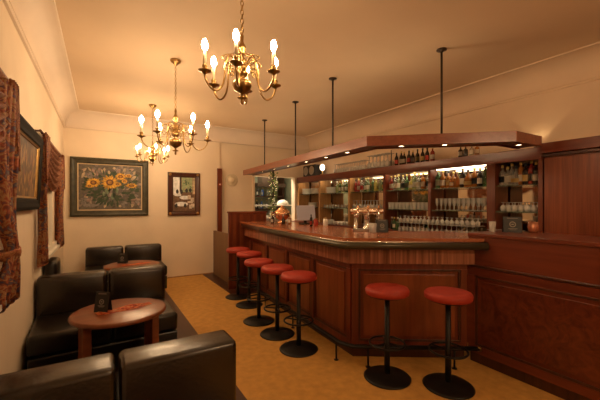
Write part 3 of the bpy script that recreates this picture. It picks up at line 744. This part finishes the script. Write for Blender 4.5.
def bottle(kind, col, lab, label, x, y, z, s=1.0, group=None):
    key = (kind, col, lab)
    if key not in protos:
        t = thing('bottle', label, 'bottle', (x, y, z), 0, group); pr = BOT[kind]
        bm = nb(); lathe(bm, pr+[(0, pr[-1][1])], seg=4 if kind == 'square' and False else 14); obj('glass_body', bm, BM[col], t)
        bm = nb(); r, h = pr[-1]; lathe(bm, [(0, h-.012), (r+.003, h-.012), (r+.003, h+.022), (0, h+.022)], seg=12); obj('cap', bm, LM[{'white': 'gold', 'red': 'black', 'black': 'gold', 'gold': 'black', 'none': 'white'}[lab]], t)
        if lab != 'none':
            R_ = pr[3][0] if kind != 'squat' else .0522; bm = nb()
            n = 10; h0, h1 = (.04, .115) if kind != 'squat' else (.03, .075)
            a = [bm.verts.new(((R_+.001)*math.cos(PI*.55+PI*.9*k/n), (R_+.001)*math.sin(PI*.55+PI*.9*k/n), h0)) for k in range(n+1)]
            b = [bm.verts.new((v.co.x, v.co.y, h1)) for v in a]
            for k in range(n): bm.faces.new([a[k], a[k+1], b[k+1], b[k]])
            bmesh.ops.solidify(bm, geom=bm.faces[:], thickness=-.001)
            obj('paper_label', bm, LM[lab], t)
        protos[key] = t
        t.scale = (s, s, s)
        return t
    return dup(protos[key], (x, y, z), random.uniform(-.25, .25), label, group, (s, s, s))
ORD = ['first', 'second', 'third', 'fourth', 'fifth', 'sixth', 'seventh', 'eighth', 'ninth', 'tenth', 'eleventh', 'twelfth', 'thirteenth', 'fourteenth', 'fifteenth', 'sixteenth', 'seventeenth', 'eighteenth', 'nineteenth']
CW = {'clear': 'clear', 'green': 'green', 'yellow': 'yellow', 'amber': 'amber', 'dark': 'dark', 'red': 'red', 'blue': 'blue', 'lime': 'lime green'}
def row(spec, y_hi, y_lo, x, z, where, group, s=1.0):
    """spec left-to-right as the camera sees them (far to near)"""
    n = len(spec)
    for i, (k, c, l) in enumerate(spec):
        y = y_hi+(y_lo-y_hi)*(i+.5)/n
        lb = '%s %s, %s from left %s' % (CW[c], 'bottle' if l == 'none' else 'bottle with %s label' % l, ORD[i], where)
        bottle(k, c, l, lb, x+random.uniform(-.02, .02), y, z, s*random.uniform(.94, 1.06), group)
W_, Rd, Bk, Gd, No = 'white', 'red', 'black', 'gold', 'none'
row([('spirit', 'clear', Bk), ('square', 'clear', W_), ('wine', 'clear', W_), ('squat', 'clear', Gd), ('slim', 'amber', W_), ('spirit', 'dark', Gd), ('wine', 'red', W_), ('spirit', 'dark', W_)], bays[0][1]-.02, bays[0][0]+.02, BX+.09, ZB, 'in bay beside tall cabinet', 'bottles in the bay beside the tall cabinet', 1.0)
row([('wine', 'green', W_), ('spirit', 'amber', W_), ('spirit', 'amber', Gd), ('squat', 'amber', W_), ('squat', 'amber', No), ('wine', 'dark', W_), ('squat', 'amber', Gd), ('spirit', 'amber', Bk), ('spirit', 'dark', W_), ('slim', 'green', No)], bays[1][1]-.02, bays[1][0]+.02, BX+.09, ZB, 'in bay under bright tube', 'bottles in the bay under the brightest tube', 1.0)
row([('spirit', 'red', W_), ('spirit', 'clear', W_), ('spirit', 'lime', W_), ('wine', 'clear', Bk), ('spirit', 'green', W_), ('squat', 'yellow', W_), ('wine', 'lime', W_), ('spirit', 'clear', W_), ('spirit', 'amber', W_), ('spirit', 'clear', Bk)], bays[2][1]-.02, bays[2][0]+.02, BX+.09, ZB, 'in bay right of beer tap', 'bottles in the bay right of the beer tap', .95)
row([('spirit', 'red', Rd), ('wine', 'red', W_), ('spirit', 'clear', Rd), ('wine', 'green', W_), ('spirit', 'lime', W_), ('spirit', 'green', No), ('spirit', 'yellow', No), ('wine', 'lime', No), ('spirit', 'green', Gd)], bays[3][1]-.02, bays[3][0]+.02, BX+.09, ZB, 'in bay above beer tap', 'bottles in the bay above the beer tap', .95)
row([('wine', 'lime', No), ('slim', 'green', W_), ('spirit', 'lime', W_), ('wine', 'green', W_), ('spirit', 'dark', W_)], bays[4][0]+.48, bays[4][0]+.02, BX+.09, ZB, 'beside the stacked plates', 'bottles beside the plates', .92)
ZT = 2.0765
row([('wine', 'dark', Rd), ('wine', 'dark', W_), ('spirit', 'dark', W_), ('spirit', 'dark', Rd), ('wine', 'dark', W_), ('spirit', 'dark', Gd), ('wine', 'dark', Gd), ('wine', 'dark', Rd), ('spirit', 'red', W_)], 3.83, 3.08, BX+.06, ZT, 'on top of the beam', 'dark bottles on top of the back bar', .82)
row([('square', 'dark', W_), ('square', 'dark', No), ('square', 'clear', W_), ('square', 'amber', W_)], 2.72, 2.40, BX+.06, ZT, 'of squat four on the beam', 'squat bottles on top of the back bar', .72)
row([('wine', 'dark', No), ('spirit', 'green', W_), ('wine', 'green', No)], 3.80, 3.62, 4.02, ZW, 'on the worktop below', 'bottles on the back bar worktop', .80)

# ------------------------------------------------------------------ glasses, one mesh of each kind
def glass_mesh(name, prof, seg=12):
    bm = nb(); lathe(bm, prof, seg=seg); me = bpy.data.meshes.new(name); bmesh.ops.recalc_face_normals(bm, faces=bm.faces); bm.to_mesh(me); bm.free()
    me.materials.append(M['glass']); return me
stem_up = [(.0, .0), (.030, 0), (.030, .003), (.004, .008), (.004, .065), (.012, .075), (.028, .095), (.031, .12), (.026, .155), (.0245, .155), (.029, .12), (.026, .098), (.010, .079), (0, .077)]
tumb = [(0, 0), (.027, 0), (.029, .003), (.034, .11), (.0325, .11), (.0275, .008), (0, .008)]
flute = [(0, 0), (.026, 0), (.026, .003), (.004, .007), (.004, .05), (.012, .065), (.021, .11), (.020, .165), (.0185, .165), (.0195, .11), (.010, .068), (0, .062)]
snift = [(0, 0), (.028, 0), (.028, .003), (.005, .007), (.005, .03), (.02, .04), (.035, .065), (.034, .09), (.024, .115), (.0225, .115), (.0325, .09), (.0335, .065), (.018, .044), (0, .038)]
inv = lambda pr: [(r, max(z for _, z in pr)-z) for r, z in pr]
GM = {'stem_i': glass_mesh('wine_glass', inv(stem_up)), 'stem': glass_mesh('wine_glass', stem_up), 'tumb': glass_mesh('tumbler', tumb), 'tumb_i': glass_mesh('tumbler', inv(tumb)), 'flute': glass_mesh('champagne_flute', flute), 'snift_i': glass_mesh('brandy_glass', inv(snift))}
GN = {'stem_i': 'wine_glass', 'stem': 'wine_glass', 'tumb': 'tumbler', 'tumb_i': 'tumbler', 'flute': 'champagne_flute', 'snift_i': 'brandy_glass'}
def glasses(kind, y0, y1, n, xs, z, label, group, s=1.0):
    for q, x in enumerate(xs):
        for i in range(n):
            rw = '' if len(xs) == 1 else (' in front row', ' in back row')[q]
            o = bpy.data.objects.new(GN[kind], GM[kind]); C.objects.link(o)
            o.location = (x+random.uniform(-.004, .004), y0+(y1-y0)*(i+.5)/n, z); o.scale = (s, s, s)
            tag(o, label+rw+(', %s from left' % ORD[i] if n > 1 else ''), 'glass', group)
glasses('stem_i', 5.45, 4.50, 13, (BX+.05, BX+.14), ZT, 'small upturned glass on top of beam', 'upturned glasses on top of the beam', 1.15)
glasses('stem_i', 4.46, 3.94, 6, (BX+.05, BX+.15), ZT, 'taller upturned wine glass on beam left of dark bottles', 'tall glasses beside the dark bottles', 1.5)
glasses('snift_i', bays[0][1]-.03, bays[0][0]+.03, 6, (BX+.06, BX+.15), ZM, 'upturned glass on middle shelf beside tall cabinet', 'glasses on the middle shelf beside the tall cabinet', .95)
glasses('flute', bays[1][1]-.03, bays[1][0]+.03, 11, (BX+.06, BX+.14), ZM, 'glass on middle shelf below the bright tube bay', 'glasses on the middle shelf of the bright bay')
glasses('tumb', bays[2][1]-.02, bays[2][0]+.02, 11, (BX+.06, BX+.14), ZM, 'ribbed pale tumbler on middle shelf right of beer tap', 'tumblers on the middle shelf right of the tap', 1.0)
glasses('stem_i', bays[3][1]-.02, bays[3][0]+.02, 11, (BX+.06, BX+.14), ZM, 'upturned wine glass on middle shelf above the beer tap', 'wine glasses above the beer tap', .95)
glasses('tumb_i', bays[4][1]-.05, bays[4][0]+.03, 9, (BX+.06,), ZM, 'small glass on middle shelf below stacked plates', 'glasses below the plates', .6)
glasses('stem_i', 3.52, 2.30, 17, (3.87, 3.97), ZW, 'upturned wine glass under steel tray on back worktop', 'upturned wine glasses on the back worktop', .82)
bm = nb(); box(bm, (3.94, 2.90, ZW+.133), (.22, 1.22, .008)); tag(obj('glass_tray', bm, M['stainless']), 'thin steel tray carrying the second tier of upturned glasses', 'tray')
glasses('snift_i', 3.50, 2.30, 17, (3.87, 3.97), ZW+.137, 'upturned glass standing on steel tray', 'upper tier glasses on the steel tray', .78)
glasses('snift_i', 2.18, 1.80, 5, (3.87, 3.97), ZW, 'upturned glass on worktop beside tall cabinet', 'glasses on the worktop beside the tall cabinet', 1.0)

# plates and cups in the far bays
def stack(label, x, y, z, n, r, name='plate_stack'):
    for k in range(n):
        bm = nb(); zz = z+k*.014
        lathe(bm, [(0, 0), (r*.6, 0), (r, .012), (r, .0135), (r*.58, .003), (0, .003)], seg=20)
        tag(obj('plate', bm, M['white'], loc=(x, y, zz)), '%s, %s from bottom' % (label.replace(' in stack', ''), ORD[k]), 'plate', label.replace('plate in', 'plates in').replace('saucer ', 'saucers '))
stack('white plate in stack on upper shelf left of green bottles', BX+.13, 5.66, ZB, 9, .125)
stack('white plate in stack on upper shelf of leftmost bay', BX+.13, 6.25, ZB, 9, .125)
stack('white plate in stack on upper shelf next to the back wall', BX+.13, 6.62, ZB, 9, .125)
stack('white saucer in stack on middle shelf of leftmost bay', BX+.11, 6.35, ZM, 8, .11)
stack('white saucer piled on back worktop left of the beer tap', 3.95, 5.35, ZW, 6, .085)
def cup(label, x, y, z, group):
    bm = nb(); lathe(bm, [(0, 0), (.022, 0), (.038, .03), (.042, .062), (.039, .062), (.034, .03), (0, .006)], seg=16)
    tube(bm, [(.036, 0, .05), (.055, 0, .05), (.06, 0, .035), (.052, 0, .02), (.034, 0, .02)], .005, 6)
    tag(obj('cup', bm, M['white'], loc=(x, y, z), rot=(0, 0, random.uniform(0, 6))), label, 'cup', group)
for k in range(6): cup('white cup on the back worktop, %s pair from right, %s' % (ORD[k//2], ('aisle side', 'mirror side')[k % 2]), 3.93+.1*(k % 2), 4.95+.11*(k//2), ZW, 'white cups on the back worktop')

# speaker + globe lamp on top of the far bay
sp = thing('loudspeaker', 'black double cone loudspeaker on top of the back bar near the globe lamp', 'loudspeaker', (BX+.12, 6.36, ZT), 0)
bm = nb(); box(bm, (0, 0, .13), (.22, .50, .26), bev=.012); obj('cabinet', bm, M['blackm'], sp)
for s_ in (-1, 1):
    bm = nb(); lathe(bm, [(.095, 0), (.10, .008), (.088, .012), (.03, -.01), (.02, .004), (0, .008)], seg=20, mat=Matrix.Rotation(-PI/2, 4, 'Y')); obj('cone', bm, M['stainless'], sp, loc=(-.112, s_*.12, .13))
gl = thing('globe_lamp', 'small glowing white globe lamp on the beam beside black loudspeaker', 'lamp', (BX+.05, 5.88, ZT))
gl.scale = (1, 1, 1.35)
bm = nb(); lathe(bm, [(0, 0), (.05, 0), (.05, .012), (.014, .02), (.012, .07), (0, .07)], seg=16); obj('lamp_base', bm, M['brass'], gl)
bm = nb(); lathe(bm, [(0, .07)]+[(.055*math.sin(PI*k/8), .122-.055*math.cos(PI*k/8)) for k in range(1, 8)]+[(0, .177)], seg=16); obj('glass_globe', bm, M['globe'], gl)
# thin gallery post
bm = nb(); tube(bm, [(BX+.03, 3.88, ZT), (BX+.03, 3.88, ZT+.27)], .007, 8); lathe(bm, [(0, 0), (.02, 0), (.02, .006), (0, .006)], (BX+.03, 3.88, ZT), 12)
tag(obj('gallery_post', bm, M['rod']), 'thin dark metal post standing on the beam by the first dark bottle', 'post')

# ------------------------------------------------------------------ things on the counter
ZK = 1.15
bt = thing('beer_tap', 'ornate copper and chrome beer tap on the bar counter', 'beer tap', (2.70, 2.93, ZK), math.radians(-32))
bm = nb(); lathe(bm, [(0, 0), (.075, 0), (.078, .012), (.05, .02), (.038, .04), (.034, .15), (.04, .165), (.04, .18), (0, .18)], seg=20); obj('column', bm, M['chrome'], bt)
for x in (-.13, .13):
    bm = nb(); lathe(bm, [(0, 0), (.04, 0), (.042, .01), (.026, .02), (.022, .17), (.028, .185), (0, .185)], (x, 0, 0), 16); obj('column', bm, M['chrome'], bt)
bm = nb(); lathe(bm, [(0, -.20), (.022, -.195), (.036, -.17), (.030, -.15), (.040, -.13), (.046, -.09), (.036, -.06), (.050, -.03), (.054, 0), (.050, .03), (.036, .06), (.046, .09), (.040, .13), (.030, .15), (.036, .17), (.022, .195), (0, .20)], (0, 0, 0), 18, mat=Matrix.Rotation(PI/2, 4, 'Y'))
obj('barrel', bm, plain('pale_copper', (.85, .66, .50), .25, metal=1, noise=.15, nscale=30), bt, loc=(0, 0, .222))
for x in (-.12, 0, .12):
    bm = nb(); tube(bm, [(x, -.03, .215), (x, -.085, .215), (x, -.10, .20), (x, -.10, .15)], .009, 8); tp = obj('spout', bm, M['chrome'], bt)
    bm = nb(); tube(bm, [(x, -.075, .222), (x, -.095, .29)], [.007, .013], 8); obj('tap_handle', bm, M['copper'], tp)
bm = nb(); box(bm, (0, -.11, .012), (.34, .14, .024), bev=.004); obj('drip_tray', bm, M['stainless'], bt)
glasses('tumb', 2.72, 2.64, 2, (2.56,), ZK, 'tumbler standing on counter before the beer tap', 'tumblers by the beer tap', .9)
card('black menu card with round emblem on the counter right of the beer tap', 2.63, 2.62, ZK, -.5, .13, .14)
card('large black menu card with round emblem on counter beside tall cabinet', 3.31, 1.62, 1.195, -.85, .15, .145)
# till screen
ts = thing('till_screen', 'pale grey till screen seen from behind on the far counter', 'screen', (2.66, 4.22, ZK), math.radians(-10))
bm = nb(); box(bm, (0, 0, .17), (.30, .025, .23), Matrix.Rotation(math.radians(-10), 3, 'X'), bev=.006); obj('housing', bm, M['lilac'], ts)
bm = nb(); box(bm, (0, .03, .008), (.16, .12, .016)); box(bm, (0, .03, .06), (.04, .025, .10)); obj('stand', bm, M['blackm'], ts)
# coffee urn in copper
cu = thing('copper_urn', 'rounded copper urn on the far counter beside the leafy garland', 'urn', (2.50, 4.68, ZK))
cu.scale = (1.4, 1.4, 1.12)
bm = nb(); lathe(bm, [(0, 0), (.06, 0), (.06, .01), (.03, .03), (.07, .07), (.095, .12), (.085, .17), (.045, .20), (.05, .21), (.02, .225), (.015, .245), (0, .25)], seg=22); obj('body', bm, M['copper'], cu)
bm = nb(); tube(bm, [(-.09, 0, .15), (-.13, 0, .15), (-.13, 0, .09), (-.09, 0, .09)], .007, 8); obj('handle', bm, M['copper'], cu)
for k, (x, y, kd, c, l) in enumerate([(2.30, 4.62, 'square', 'dark', 'white'), (2.38, 4.42, 'squat', 'dark', 'none'), (2.46, 4.36, 'square', 'amber', 'white'), (2.48, 3.80, 'slim', 'dark', 'red')]):
    bottle(kd, c, l, ['small dark bottle with white label on far counter by copper urn', 'squat dark bottle on far counter before the till screen', 'small amber bottle with white label before till screen', 'slim dark bottle with red label on counter right of till screen'][k], x, y, ZK, .62)
def jar(label, x, y, z, s=1.0, mat='white'):
    t = thing('counter_jar', label, 'jar', (x, y, z))
    bm = nb(); lathe(bm, [(0, 0), (.03*s, 0), (.035*s, .01), (.035*s, .09*s), (.028*s, .10*s), (0, .10*s)], seg=14); obj('body', bm, M[mat], t)
    bm = nb(); lathe(bm, [(0, .10*s), (.03*s, .10*s), (.03*s, .112*s), (.008*s, .118*s), (0, .125*s)], seg=14); obj('lid', bm, M['brass'], t)
jar('white lidded jar on counter left of the piled saucers', 2.68, 3.74, ZK, 1.0)
jar('red lidded jar standing at counter right of till screen', 2.60, 3.86, ZK, .9, 'red')
# small tealight holder near cabinet
th_ = thing('tealight_holder', 'small glowing orange tealight holder right of the large menu card', 'candle holder', (3.44, 1.50, 1.195))
glasses('tumb', 1.79, 1.69, 1, (3.20,), 1.195, 'tumbler beside the large menu card', 'tumbler by the large card', .9)
bm = nb(); lathe(bm, [(0, 0), (.035, 0), (.045, .05), (.04, .10), (.037, .10), (.041, .05), (.03, .006), (0, .006)], seg=16); obj('cup', bm, plain('orange_glass', (.8, .35, .2), .15, trans=.6), th_)
bm = nb(); lathe(bm, [(0, .007), (.02, .007), (.02, .035), (0, .035)], seg=12); obj('candle', bm, M['candle'], th_)
bm = nb(); lathe(bm, [(0, .04), (.006, .046), (.004, .06), (0, .07)], seg=8); obj('flame', bm, M['tiny'], th_)

# garland with fairy lights
gx, gy = 2.64, 5.28
ga = thing('leafy_garland', 'leafy garland with tiny lights climbing from counter to canopy', 'garland', (gx, gy, ZK))
bm = nb(); tube(bm, [(0, 0, 0), (0, 0, .90)], .012, 8); obj('pole', bm, M['rod'], ga)
bm = nb(); tube(bm, [(.03*math.cos(k*.5), .03*math.sin(k*.5), .01+k*.011) for k in range(80)], .004, 5); obj('vine', bm, M['leaf'], ga)
bm = nb(); r2 = random.Random(5)
for k in range(230):
    a = r2.uniform(0, 6.28); z = r2.uniform(.02, .88); r = r2.uniform(.02, .075)
    rot = Matrix.Rotation(a, 3, 'Z') @ Matrix.Rotation(r2.uniform(-1, 1), 3, 'Y') @ Matrix.Rotation(r2.uniform(-1, 1), 3, 'X')
    c = Vector((r*math.cos(a), r*math.sin(a), z)); L, wd = .045, .016
    vs = [bm.verts.new(c+rot @ Vector(p)) for p in ((0, 0, 0), (L*.4, wd, .004), (L, 0, -.004), (L*.4, -wd, .004))]; bm.faces.new(vs)
obj('leaves', bm, plain('garland_leaf', (.16, .24, .06), .5, noise=.5, nscale=20), ga)['kind'] = 'stuff'
bm = nb()
for k in range(46):
    a = r2.uniform(0, 6.28); z = r2.uniform(.03, .87); r = r2.uniform(.05, .085)
    lathe(bm, [(0, -.006), (.006, 0), (0, .008)], (r*math.cos(a), r*math.sin(a), z), 6)
obj('fairy_lights', bm, M['tiny'], ga)['kind'] = 'stuff'

# kitchen contents
ps = thing('pass_shelf', 'white shelf on steel legs above the kitchen counter', 'shelf', (3.5, 7.32, 1.155))
bm = nb(); box(bm, (0, 0, .255), (1.7, .30, .03), bev=.004); obj('board', bm, M['white'], ps)
for x in (-.8, .8):
    bm = nb(); box(bm, (x, 0, .12), (.03, .24, .24)); obj('leg', bm, M['stainless'], ps)
rh = thing('range_hood', 'dark hood hanging over the kitchen counter', 'hood', (3.72, 7.75, 1.88))
bm = nb(); box(bm, (0, 0, .04), (.8, .5, .08)); obj('canopy_rim', bm, M['rod'], rh)
bm = nb(); box(bm, (0, .05, .40), (.4, .3, .64)); obj('duct', bm, M['rod'], rh)
kx = [(2.75, 'blue'), (2.86, 'clear'), (3.0, 'green'), (3.12, 'clear'), (3.25, 'blue'), (3.40, 'blue'), (3.54, 'clear'), (3.68, 'dark'), (3.82, 'blue'), (3.98, 'clear')]
for j, z in enumerate((1.315, 1.665)):
    for i, (x, c) in enumerate(kx):
        if abs(x-3.5) < .03: continue
        bottle('square' if (i+j) % 2 else 'spirit', c, 'white', '%s bottle, %s from left on %s kitchen shelf' % (c, ORD[i], 'lower' if j == 0 else 'upper'), x+.03*j, 8.36, z, 1.0, 'bottles on the kitchen shelves')
bm = nb(); lathe(bm, [(0, .13), (.05, .125), (.12, .09), (.15, .03), (.15, 0), (.14, 0), (.11, .08), (0, .115)], seg=24); tag(obj('white_bowl', bm, M['white'], loc=(3.92, 7.32, 1.425)), 'upturned white bowl on the white pass shelf in the kitchen opening', 'bowl')
for k, x in enumerate((3.30, 3.60, 3.98)):
    bm = nb(); lathe(bm, [(0, 0), (.07, 0), (.075, .01), (.075, .12), (.07, .125), (.07, .01), (0, .01)], seg=20); tube(bm, [(.075, 0, .10), (.16, 0, .11)], .008, 6)
    tag(obj('saucepan', bm, M['stainless'], loc=(x, 7.3, 1.155), rot=(0, 0, k*1.3)), ['steel saucepan on kitchen counter, left of the three', 'steel saucepan on kitchen counter, middle of the three', 'steel saucepan on kitchen counter, right of the three'][k], 'saucepan')

# ------------------------------------------------------------------ bar stools
def stool(label, x, y, rz=0):
    t = thing('bar_stool', label, 'bar stool', (x, y, 0), rz, 'red bar stools along the bar')
    bm = nb(); lathe(bm, [(0, 0), (.19, 0), (.195, .006), (.18, .016), (.08, .028), (.035, .040), (0, .042)], seg=32); obj('base', bm, M['black'], t)
    bm = nb(); lathe(bm, [(0, .04), (.024, .04), (.024, .30), (.021, .305), (.021, .69), (0, .69)], seg=16); obj('pole', bm, M['black'], t)
    bm = nb(); pts = [(.145*math.cos(a), .145*math.sin(a), .29) for a in [2*PI*k/28 for k in range(28)]]
    tube(bm, pts, .009, 6, closed=True)
    for a in (0, PI*2/3, PI*4/3): tube(bm, [(.025*math.cos(a), .025*math.sin(a), .29), (.145*math.cos(a), .145*math.sin(a), .29)], .007, 6)
    obj('footring', bm, M['black'], t)
    bm = nb(); lathe(bm, [(0, .69), (.15, .69), (.155, .70), (0, .70)], seg=24); obj('seat_plate', bm, M['black'], t)
    bm = nb(); lathe(bm, [(0, .70), (.165, .70), (.178, .708), (.182, .725), (.182, .742), (.172, .758), (.14, .766), (0, .768)], seg=36); obj('seat', bm, M['red'], t)
    return t
s0 = stool('red topped bar stool nearest the bar corner, right of the row of five', 1.71, 2.85)
labs = [('red topped bar stool fourth from the far end along the bar', 1.70, 3.30), ('red topped bar stool in the middle of the row of five', 1.69, 3.78),
        ('red topped bar stool second from the far end screen', 1.84, 4.45), ('red topped bar stool farthest away beside the bar end screen', 1.85, 4.93),
        ('red topped bar stool at angled bar front, left of two', 2.07, 2.00), ('red topped bar stool at angled bar front, right and nearest camera', 2.39, 1.65)]
s0['label'] = 'red topped bar stool of the long row nearest the bar corner'
for k, (l, x, y) in enumerate(labs): dup(s0, (x, y, 0), k*.7+.3, l)
